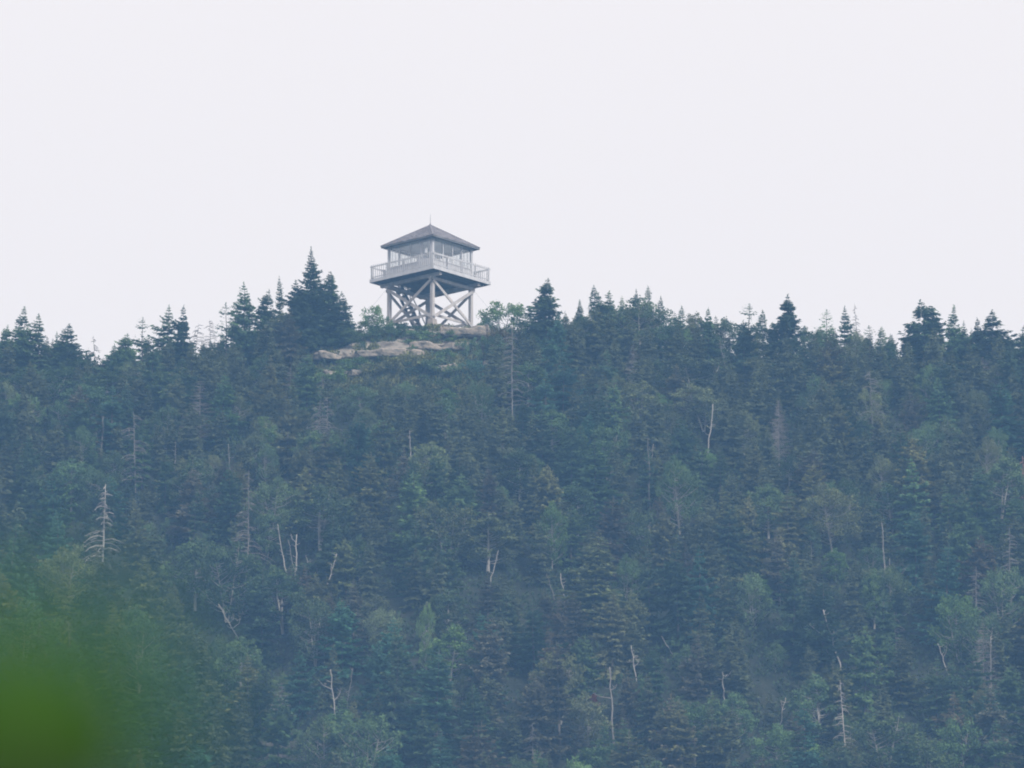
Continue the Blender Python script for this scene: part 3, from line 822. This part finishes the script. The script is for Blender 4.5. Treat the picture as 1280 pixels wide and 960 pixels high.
# --- fill of the slope
lim_x = [-60,0,60,100,118,150,200,255,300,350,390,428,446,452,600,612,645,680,720,760,800,850,900,950,1000,1060,1100,1130,1160,1200,1250,1290,1350]
lim_y = [420,420,418,436,450,432,412,424,392,378,368,380,408,466,470,412,406,392,382,376,374,390,394,396,398,400,418,416,400,404,408,414,414]
def tip_ok(px, py, x, y, w):
    """a fill tree must stay below the skyline, off the open ledges, and out of the way of the dead trees behind it"""
    if py < np.interp(px, lim_x, lim_y): return False
    if 392 < px < 608 and py < 466: return False
    hw = w*9.1
    for (a, b_, t, bt, sx, sy) in snag_clear:
        if y < sy+.2 and px+hw*.45 > a and px-hw*.45 < b_ and py < bt-2 and py > t-160:
            return False
    return True
pts = []
for i, (px, py, w, H, tone) in enumerate(LEAFY):
    x, y, z, h = place_by_tip(px, py, H)
    h *= .85
    put_tree('leafy_tree', BRD[i % 6], x, y, z+h*.17, h, w/18.3*.95, tone, 'tree', G_B)
    pts.append((x, y, w/18.3*.5))
for t in TREES:
    if 'x' in t: pts.append((t['x'], t['y'], t['w']*.45))
def lowf(px, py): return math.sin(px*.011+py*.006+.7)+math.sin(px*.023-py*.017+2.1)*.8+math.sin(px*.004+py*.02)*.5
s = -2.2
CAND = []
MARGIN = []
SMALL = []
n_spr = 0
while s < 92:
    d = 1.6+1.4*min(1, max(0, s)/45)
    x = -46+random.random()*d
    while x < 58:
        xx = x+random.uniform(-.42, .42)*d; ss = s+random.uniform(-.42, .42)*d
        x += d
        yy = YC-ss; zz = th(xx, yy)
        if -8 < xx < 6 and ss < 1.2: continue
        H = (3.5+1.9*min(1, max(0, ss)/55))*random.uniform(.7, 1.35)
        leafy = random.random() < .20+.08*lowf(xx*18, ss*9)
        if leafy: H *= .72-.14*min(1, max(0, ss)/60)
        w = H*random.uniform(.5, .72)
        px, py = project(xx, yy, zz+H)
        if any((xx-a)**2+(yy-b_)**2 < (c*.6+w*.2)**2 for a, b_, c in pts if abs(xx-a) < 4 and abs(yy-b_) < 4): continue
        ok = False
        for _ in range(7):
            if tip_ok(px, py, xx, yy, w): ok = True; break
            H *= .8; w *= .88
            px, py = project(xx, yy, zz+H)
        if not ok or H < .9: continue
        if H < 1.5: SMALL.append((xx, yy, zz, H)); continue
        out = px+w*9 < 2 or px-w*9 > 1278 or py > 955
        if out: MARGIN.append((xx, yy, zz, H, w)); continue
        CAND.append((H*w, xx, yy, zz, H, w, px, py, leafy, random.random() < .03))
    s += d*.84
CAND.sort(key=lambda c: -c[0])
n_lf = sum(1 for t in TREES if t['o'].name.startswith('leafy_tree')); n_spr = sum(1 for t in TREES if t['o'].name.startswith('spruce_tree'))
for (_, xx, yy, zz, H, w, px, py, leafy, bare) in CAND:
    q = lowf(px, py)+random.uniform(-1.3, 1.3); low = py/960
    if leafy:
        n_lf += 1
        tone = random.choices(['leafy green', 'pale green', 'bright green'], [6, 3, .8])[0]
        put_tree('leafy_tree', random.choice(BRD), xx, yy, zz, H, w*1.05, tone, 'tree', G_B, (random.uniform(-.06,.06), random.uniform(-.06,.06)))
    elif bare:
        put_tree('bare_spruce', random.choice(TWG), xx, yy, zz, H, w*.95, 'greyish', 'tree', 'grey twiggy spruces on the mountainside')
    elif n_spr < 300:
        if q > 1.0: tone = 'olive'
        elif q > .2: tone = 'brown-tinged' if random.random() < .25+low*.6 else 'olive'
        elif q > -.8: tone = 'mid green' if random.random() < .5 else 'dark green'
        else: tone = 'bluish green' if random.random() < .6 else 'dark green'
        pr = random.choice(SPR[:7]) if H < 3.6 else random.choice(SPR[7:])
        put_tree('spruce_tree', pr, xx, yy, zz, H, w*1.12, tone, 'tree', G_S, (random.gauss(0, .04), random.gauss(0, .04)))
        n_spr += 1
    else: SMALL.append((xx, yy, zz, H))


# --- bushes round the summit
BUSH = [ # px tip, py tip, w px, h m, proto, tone, label
 (470,378,40,2.4,'T','airy green','small round leafy bush standing left of the tower legs'),
 (484,392,18,1.5,'T','leafy green','thin leafy sprig in front of the left tower leg'),
 (608,392,34,1.7,'T','leafy green','thin leafy bush touching the right tower leg'),
 (628,374,60,2.6,'T','airy green','large leafy bush with many upright stems right of the tower'),
 (650,376,46,2.6,'T','airy green','right half of the leafy bushes right of the tower, toward the isolated spruce'),
 (452,399,46,1.0,'S','mid green','low bush between the biggest spruce and the tower, leftmost of the low row'),
 (478,402,50,1.1,'S','leafy green','low bush under the left tower leg'),
 (505,400,46,1.0,'S','leafy green','low bush in front of the stairs'),
 (524,405,34,.8,'S','mid green','low bush left of the front footing of the tower'),
 (555,412,40,.8,'S','mid green','small low bush below the front footing of the tower'),
 (430,408,44,1.2,'S','mid green','low bush at the right foot of the big skyline spruces'),
 (410,416,40,1.1,'S','dark green','dark low bush above the left end of the long ledge'),
 (516,429,14,.9,'S','mid green','tiny bush in front of the long ledge, middle'),
 (455,424,14,1.1,'S','dark green','tiny dark bush in front of the long ledge, left part'),
 (586,420,26,1.6,'S','dark green','dark bush growing in front of the tower rock'),
 (560,432,34,1.2,'S','mid green','bush at the right end of the long ledge'),
 (604,418,24,1.3,'S','leafy green','bush at the right foot of the tower rock'),
 (622,408,46,1.8,'S','brown-tinged','brownish bush right of the tower rock'),
 (505,440,70,1.4,'S','olive','wide olive bush under the long ledge'),
 (545,446,60,1.5,'S','leafy green','green bush under the right half of the long ledge'),
 (440,446,60,1.1,'S','mid green','bush under the left half of the long ledge'),
 (470,452,50,1.2,'S','olive','olive bush on the grassy slope under the long ledge'),
 (418,462,50,1.1,'S','bright green','yellowish green bush on the grassy slope left'),
 (448,468,56,1.3,'S','olive','olive bush in the middle of the grassy slope'),
 (590,448,44,1.5,'S','bluish green','bluish bush under the tower rock'),
 (420,482,44,1.3,'S','leafy green','lowest leafy bush on the grassy slope'),
 (560,468,56,1.6,'S','leafy green','leafy bush beside the small boulder under the summit'),
 (490,408,60,1.0,'S','dark green','dark spreading bush behind the long ledge, middle of the low row'),
 (520,411,54,.9,'S','mid green','spreading bush behind the long ledge, right of the dark one'),
 (440,412,60,1.0,'S','dark green','dark bush behind the left half of the long ledge'),
 (500,434,40,.7,'S','leafy green','small bush leaning on the face of the long ledge'),
 (430,452,60,1.0,'S','leafy green','bush under the left end of the tan ledges'),
 (530,452,60,1.3,'S','dark green','dark bush below the olive bush under the ledge'),
 (742,864,22,1.2,'S','red','small red-leaved bush near the bottom centre'),
]
TONES['red'] = (.22,.065,.04); TONES['airy green'] = (.15,.25,.085)
for i, (px, py, w, H, k, tone, lab) in enumerate(BUSH):
    x, y, z, h = place_by_tip(px, py, H)
    put_tree('leafy_bush', TALLSHRUB[i % 3] if k == 'T' else SHB[i % 4], x, y, z, h, w/18.3, tone, 'bush', 'low bushes round the summit ledges', label=lab)

# --- granite ledges and boulders
def rock(px, py, wpx, dep, hgt, seed, label, name='rock_ledge', cat='rock', sink=.4, rz=0.0):
    r = np.random.default_rng(seed)
    p = hit(px, py)
    if sink > 1: hgt *= sink*1.25; sink = .8
    nu, nv = 72, 28
    u = np.linspace(0, 2*math.pi, nu, endpoint=False); v = np.linspace(0, math.pi, nv)
    U, Vv = np.meshgrid(u, v)
    e1, e2 = .45, .32
    sg = lambda c, e: np.sign(c)*np.abs(c)**e
    x = sg(np.cos(U), e1)*sg(np.sin(Vv), e2); y = sg(np.sin(U), e1)*sg(np.sin(Vv), e2); z = sg(np.cos(Vv), e2)
    w = wpx/18.3/2
    ph = r.uniform(0, 6.28, 12)
    X_, Y_, Z_ = x*w, y*dep/2, z*hgt/2
    dsp = np.zeros_like(X_)
    for k in range(7):
        f = (.9, 1.7, 2.6, 3.9, 5.5, 8, 11)[k]; a_ = (.22, .16, .11, .09, .06, .045, .03)[k]
        dsp += a_*np.sin(X_*f+ph[k]+Z_*f*.6)*np.cos(Y_*f*1.1+ph[k+4]-Z_*f*.4+X_*.5)
    step = .10*np.sign(np.sin(X_*1.9+ph[1]+np.sin(Y_*1.3)))*(.5+.5*np.sin(X_*.7+ph[2]))
    m_ = min(1, w/1.2)
    rr = np.round(dsp*4)/4.   # jointed granite breaks in blocks
    dsp = .35*dsp+.65*rr
    Z_ = Z_ + (dsp*.9+step)*m_*min(1, hgt)*np.maximum(0, z) ; X_ = X_ + dsp*.6*x*m_; Y_ = Y_ + dsp*y*m_*1.3
    V = np.stack([X_.ravel(), Y_.ravel(), Z_.ravel()], 1)
    F = []
    for i in range(nv-1):
        for j in range(nu):
            a_, b_ = i*nu+j, i*nu+(j+1) % nu
            F.append((a_, a_+nu, b_+nu, b_))
    o = link(bpy.data.objects.new(name, mesh_np(name, V, F, M['rock'], False)))
    o.location = (p.x, p.y, p.z-hgt/2+sink*hgt); o.rotation_euler = (R(random.uniform(3, 9)), R(random.uniform(-2, 2)), rz)
    tag(o, label, cat, 'bare granite on the mountain')
rock(582, 421, 60, 2.4, .75, 1, 'pinkish granite hump at the crest right of the front tower footing', sink=.75)
rock(548, 420, 30, 1.6, .35, 2, 'low tan rock in front of the front tower footing', sink=.6)
rock(478, 446, 100, 1.8, .55, 3, 'long tan granite ledge left below the tower', sink=.7)
rock(418, 449, 46, 1.6, .45, 4, 'left end of the tan ledges beside the dark spruces', sink=.7)
rock(552, 438, 80, 1.6, .6, 5, 'greyish ledge right below the front footing', sink=.75)
rock(603, 423, 24, 1.8, .75, 6, 'pink rounded rock right under the right tower leg', sink=.7)
rock(425, 468, 44, 1.0, .4, 7, 'low flat rock in the grass under the ledges', sink=.5)
rock(556, 464, 32, .9, .5, 8, 'small pinkish boulder among bushes under the ledges', 'boulder', sink=.8)
rock(614, 460, 18, .8, .5, 9, 'small pink boulder right below the tower rock', 'boulder', sink=.8)
rock(1242, 470, 30, 1.4, .8, 10, 'tan boulder among spruces near the right edge', 'boulder', sink=1.2)
rock(702, 694, 20, 1.0, .7, 12, 'flat pale boulder in the middle of the slope', 'boulder', sink=1.5)

# --- undergrowth and grass (stuff)
def scatter_patch(n, fx, leafr, hgt, mat, name, colr, clump=1.0):
    B = []
    cx, cy, cr, ch = fx(n)
    per = 26
    off = rng.normal(0, 1, (n, per, 3)); off = off/np.linalg.norm(off, axis=2, keepdims=True)*rng.random((n, per, 1))**.4
    gx_ = cx[:, None]+off[:, :, 0]*cr[:, None]; gy_ = cy[:, None]+off[:, :, 1]*cr[:, None]
    gz = terrain(gx_, gy_) + np.abs(off[:, :, 2])*ch[:, None]
    B = np.stack([gx_, gy_, gz], 2).reshape(-1, 3)
    m = len(B); d = unit(rng.normal(0, .8, (m, 3))+np.array([0, 0, .5])); nn = unit(rng.normal(0, .7, (m, 3))+np.array([0, 0, .8]))
    L = rng.uniform(.6, 1.3, m)*leafr
    V, F = quads_from(B, d, nn, L, L*.6)
    o = link(bpy.data.objects.new(name, mesh_np(name, V, F, mat)))
    o.color = (*colr, 1); return o
def fx_slope(n):
    x = rng.uniform(-47, 60, n); s_ = rng.uniform(-1.0, 95, n)
    keep = ~((x > -9) & (x < 5) & (s_ < 6))
    x = x[keep]; s_ = s_[keep]
    need = n-len(x)
    x = np.concatenate([x, rng.uniform(8, 58, need)]); s_ = np.concatenate([s_, rng.uniform(2, 90, need)])
    return x, YC-s_, rng.uniform(.4, .9, n), rng.uniform(.4, 1.2, n)
o = scatter_patch(13000, fx_slope, .24, 1, M['leaves'], 'undergrowth', (.055,.085,.04)); tag(o, 'low bushes and saplings covering the forest floor', 'undergrowth', kind='stuff')
def fx_grass(n):
    x = rng.uniform(-10, 6, n); s_ = rng.uniform(.2, 12, n)
    f_ = np.sin(x*1.9+s_*.8)+np.sin(x*.7-s_*2.1+1)+rng.uniform(-1, 1, n)
    k = f_ > np.where(s_ < 4.5, .9, -.35)
    x = x[k]; s_ = s_[k]; m_ = len(x)
    return np.resize(x, n), YC-np.resize(s_, n), rng.uniform(.2, .4, n), rng.uniform(.15, .35, n)
o = scatter_patch(3200, fx_grass, .2, 1, M['leaves'], 'grass', (.17,.18,.08)); tag(o, 'tufts of dry green grass on the open ledges', 'grass', kind='stuff')

# margin forest beyond the frame (and saplings too small to tell apart): one mass
def merged_forest():
    Vs, Fs, n0 = [], [], 0
    lowm = [spruce_mesh(6.5, 2.0, 40+i, .8, 1, .1, .35, .42, 1.7, lay=1.5) for i in range(6)]
    for (x, y, z, H, w) in MARGIN+[(a, b_, c, h, h*.6) for a, b_, c, h in SMALL]:
        V, F = random.choice(lowm); a = random.uniform(0, 6.28); c_, s_ = math.cos(a), math.sin(a)
        q = V*np.array([w/3.8, w/3.8, H/6.5]); q = np.stack([q[:, 0]*c_-q[:, 1]*s_+x, q[:, 0]*s_+q[:, 1]*c_+y, q[:, 2]+z], 1)
        Vs.append(q); Fs.append(F+n0); n0 += len(q)
    o = link(bpy.data.objects.new('young_forest', mesh_np('young_forest', np.concatenate(Vs), np.concatenate(Fs), M['needles'])))
    o.color = (.120,.140,.070, 1); tag(o, 'young forest of small spruces filling the slope', 'forest', kind='stuff')
merged_forest()

# ------------------------------------------------------------------ leafy shrub right beside the photographer (out of focus)
def near_shrub():
    D0 = 2.0
    def at(px, py, d=D0): return CAM + ray(px, py)*d
    g = CAM+Vector((-.75, 1.6, 0)); g.z = th(g.x, g.y)
    o = empty('leafy_twig', g)
    tag(o, 'out-of-focus green leaves close to the viewer in the bottom left corner', 'shrub')
    loc = lambda p: Vector(p)-g
    tipp = at(60, 1000)
    b = MB(); b.tube([(0,0,-.1), loc(g.lerp(tipp, .4))+Vector((-.06,0,.1)), loc(g.lerp(tipp, .8))+Vector((-.03,0,.03)), loc(tipp)], [.012,.009,.006,.003], 7)
    b.build('stem', M['bark'], o, True)
    lm, nt, bs = mat_new('near_leaf')
    f = noise(nt, 40, 3, .6); nt.links.new(ramp(nt, f, [(.3, (.018,.078,.001)), (.7, (.028,.108,.002))]), bs.inputs['Base Color'])
    bs.inputs['Roughness'].default_value = .5; bs.inputs['Specular IOR Level'].default_value = .2
    leaves = [(105,895,.033,.3,D0), (-10,895,.035,-.4,D0+.05), (50,975,.034,2.0,D0), (150,965,.020,-.9,D0+.03), (-60,810,.016,1.2,D0+.08), (-80,960,.03,.5,D0)]
    for (px, py, s, a, d) in leaves:
        c = loc(at(px, py, d)); Rt = Vector((1,0,0)); Up = UPV
        n = 15; vs = []; fs = []
        for i in range(n):
            t = i/(n-1); w = s*.78*math.sin(math.pi*t**.8)*(1+.13*math.sin(t*34))
            for q, k in ((-1, 0), (0, 1), (1, 2)):
                l = (t-.5)*2*s*1.15
                ox = math.cos(a)*w*q - math.sin(a)*l; oy = math.sin(a)*w*q + math.cos(a)*l
                vs.append(c+Rt*ox+Up*oy+FWD*(.010*abs(q)+.02*(t-.5)**2 + .25*ox))
        for i in range(n-1):
            for k in range(2):
                j = i*3+k; fs.append((j, j+1, j+4, j+3))
        lo = link(bpy.data.objects.new('leaf', mesh_np('leaf', [tuple(v) for v in vs], fs, lm, True)), o)
        md = lo.modifiers.new('thick', 'SOLIDIFY'); md.thickness = .0004
        b = MB(); b.tube([loc(tipp), (loc(tipp)+c)*.5, c], [.0012,.001,.001], 4); b.build('leaf_stalk', M['bark'], o)
near_shrub()

# ------------------------------------------------------------------ haze, sky, sun
hz = MB(); hz.box(-905, 905, -1105, 805, -420, 12.5)
hm = bpy.data.materials.new('haze_air'); hm.use_nodes = True; nt = hm.node_tree; nt.nodes.clear()
out = nt.nodes.new('ShaderNodeOutputMaterial'); pv = nt.nodes.new('ShaderNodeVolumePrincipled')
pv.inputs['Color'].default_value = (.25,.51,.90,1)
pv.inputs['Density'].default_value = .00059
pv.inputs['Anisotropy'].default_value = .0
nt.links.new(pv.outputs[0], out.inputs['Volume'])
haze = hz.build('haze', hm); tag(haze, kind='stuff'); haze['label'] = 'thin bluish summer haze'; haze['category'] = 'haze'

SUN_DIR = Vector((.50, -.72, .66)).normalized()
w = bpy.data.worlds.new('World'); scene.world = w; w.use_nodes = True; nt = w.node_tree
bg = nt.nodes['Background']; sky = nt.nodes.new('ShaderNodeTexSky'); sky.sky_type = 'NISHITA'; sky.sun_disc = False
sky.sun_elevation = math.asin(SUN_DIR.z); sky.sun_rotation = math.atan2(SUN_DIR.x, SUN_DIR.y)
sky.air_density = 1; sky.dust_density = 5; sky.altitude = 300
mixn = nt.nodes.new('ShaderNodeMix'); mixn.data_type = 'RGBA'; mixn.inputs[0].default_value = .93   # thin even cloud over the clear sky
nt.links.new(sky.outputs[0], mixn.inputs[6]); mixn.inputs[7].default_value = (11.7, 10.8, 10.35, 1)
nt.links.new(mixn.outputs[2], bg.inputs['Color']); bg.inputs['Strength'].default_value = .1
sl = bpy.data.lights.new('sun', 'SUN'); sl.energy = 3.6; sl.angle = R(12); sl.color = (1, .96, .9)
so = bpy.data.objects.new('sun', sl); link(so); so.rotation_euler = SUN_DIR.to_track_quat('Z', 'Y').to_euler(); so.location = (40, -40, 60)

# ------------------------------------------------------------------ labels for the slope trees: by the landmark next to them
def label_trees():
    LM = [(d[0], (d[1]+d[3])/2, n) for d, n in zip(DEAD, [
     'the tallest dead spruce', 'the bare dead spruce at right', 'the bleached dead spruce', 'the long-armed dead spruce',
     'the dim grey dead spruce', 'the lone white broken trunk', 'the white V-shaped snag', None, 'the cluster of white stubs', None, None, None, None,
     'the three-pronged white snag', None, 'the short upright stub', None, 'the right-leaning stub', 'the many-pronged white snag', 'the gnarled grey dead tree', None, None,
     'the leaning forked dead tree', None, 'the upright pale trunk', 'the straight grey trunk', None, 'the bare trunk with short twigs', 'the dead tree near the right edge',
     'the reddish dead trunk', 'the two-pronged white stub', 'the blunt grey trunk', 'the tiny white fork', 'the dead tree at bottom centre', 'the pale Y-shaped snag', 'the small pale fork',
     'the tiny white treetop', 'the two thin bare trunks', None, 'the small broken stub', 'the bare sapling in the notch', 'the bare pole on the skyline']) if n]
    LM += [(389, 330, 'the biggest skyline spruce'), (683, 370, 'the isolated broad spruce'), (984, 395, 'the sharply pointed spruce'), (1154, 400, 'the broad right-hand spruce'),
           (540, 425, 'the tower ledges'), (220, 400, 'the left skyline pair of spruces'), (812, 375, 'the three small spires'), (700, 695, 'the flat pale boulder'), (742, 868, 'the red-leaved bush'),
           (35, 400, 'the tallest far left spruce'), (1242, 467, 'the tan boulder')]
    dirs = ['right of', 'down right of', 'below', 'down left of', 'left of', 'up left of', 'above', 'up right of']
    groups = {}
    for t in TREES:
        if t.get('label'): continue
        px, py = t['tx'], t['tip']+14
        k = min(LM, key=lambda m: math.hypot(m[0]-px, m[1]-py))
        dist = math.hypot(k[0]-px, k[1]-py); an = math.degrees(math.atan2(py-k[1], px-k[0])) % 360
        di = dirs[int(((an+22.5) % 360)//45)]
        kind = {'leafy_tree': 'leafy tree', 'spruce_tree': 'spruce', 'bare_spruce': 'half-bare spruce'}[t['o'].name.split('.')[0]]
        size = 'large' if t['H'] > 6.6 else ('small' if t['H'] < 4 else 'medium')
        groups.setdefault((size, t['tone'], kind, di, k[2]), []).append((dist, t))
    order = ['nearest', 'second nearest', 'third nearest', 'fourth nearest', 'fifth nearest', 'sixth nearest', 'seventh nearest']
    for (size, tone, kind, di, nm), l in groups.items():
        l.sort(key=lambda q: q[0])
        for i, (_, t) in enumerate(l):
            s_ = f'{size} {tone} {kind} {di} {nm}'
            if len(l) > 1: s_ += f', {order[min(i, 6)]}'
            t['o']['label'] = s_
label_trees()

# ------------------------------------------------------------------ render settings
vs = scene.view_settings; vs.view_transform = 'Standard'; vs.look = 'None'; vs.exposure = 0; vs.gamma = 1; vs.use_curve_mapping = False
cy = scene.cycles
cy.max_bounces = 6; cy.diffuse_bounces = 4; cy.glossy_bounces = 2; cy.transmission_bounces = 3; cy.volume_bounces = 1; cy.transparent_max_bounces = 12
cy.use_denoising = True
cy.filter_width = 1.95
cy.caustics_reflective = False; cy.caustics_refractive = False
scene.render.engine = 'CYCLES'
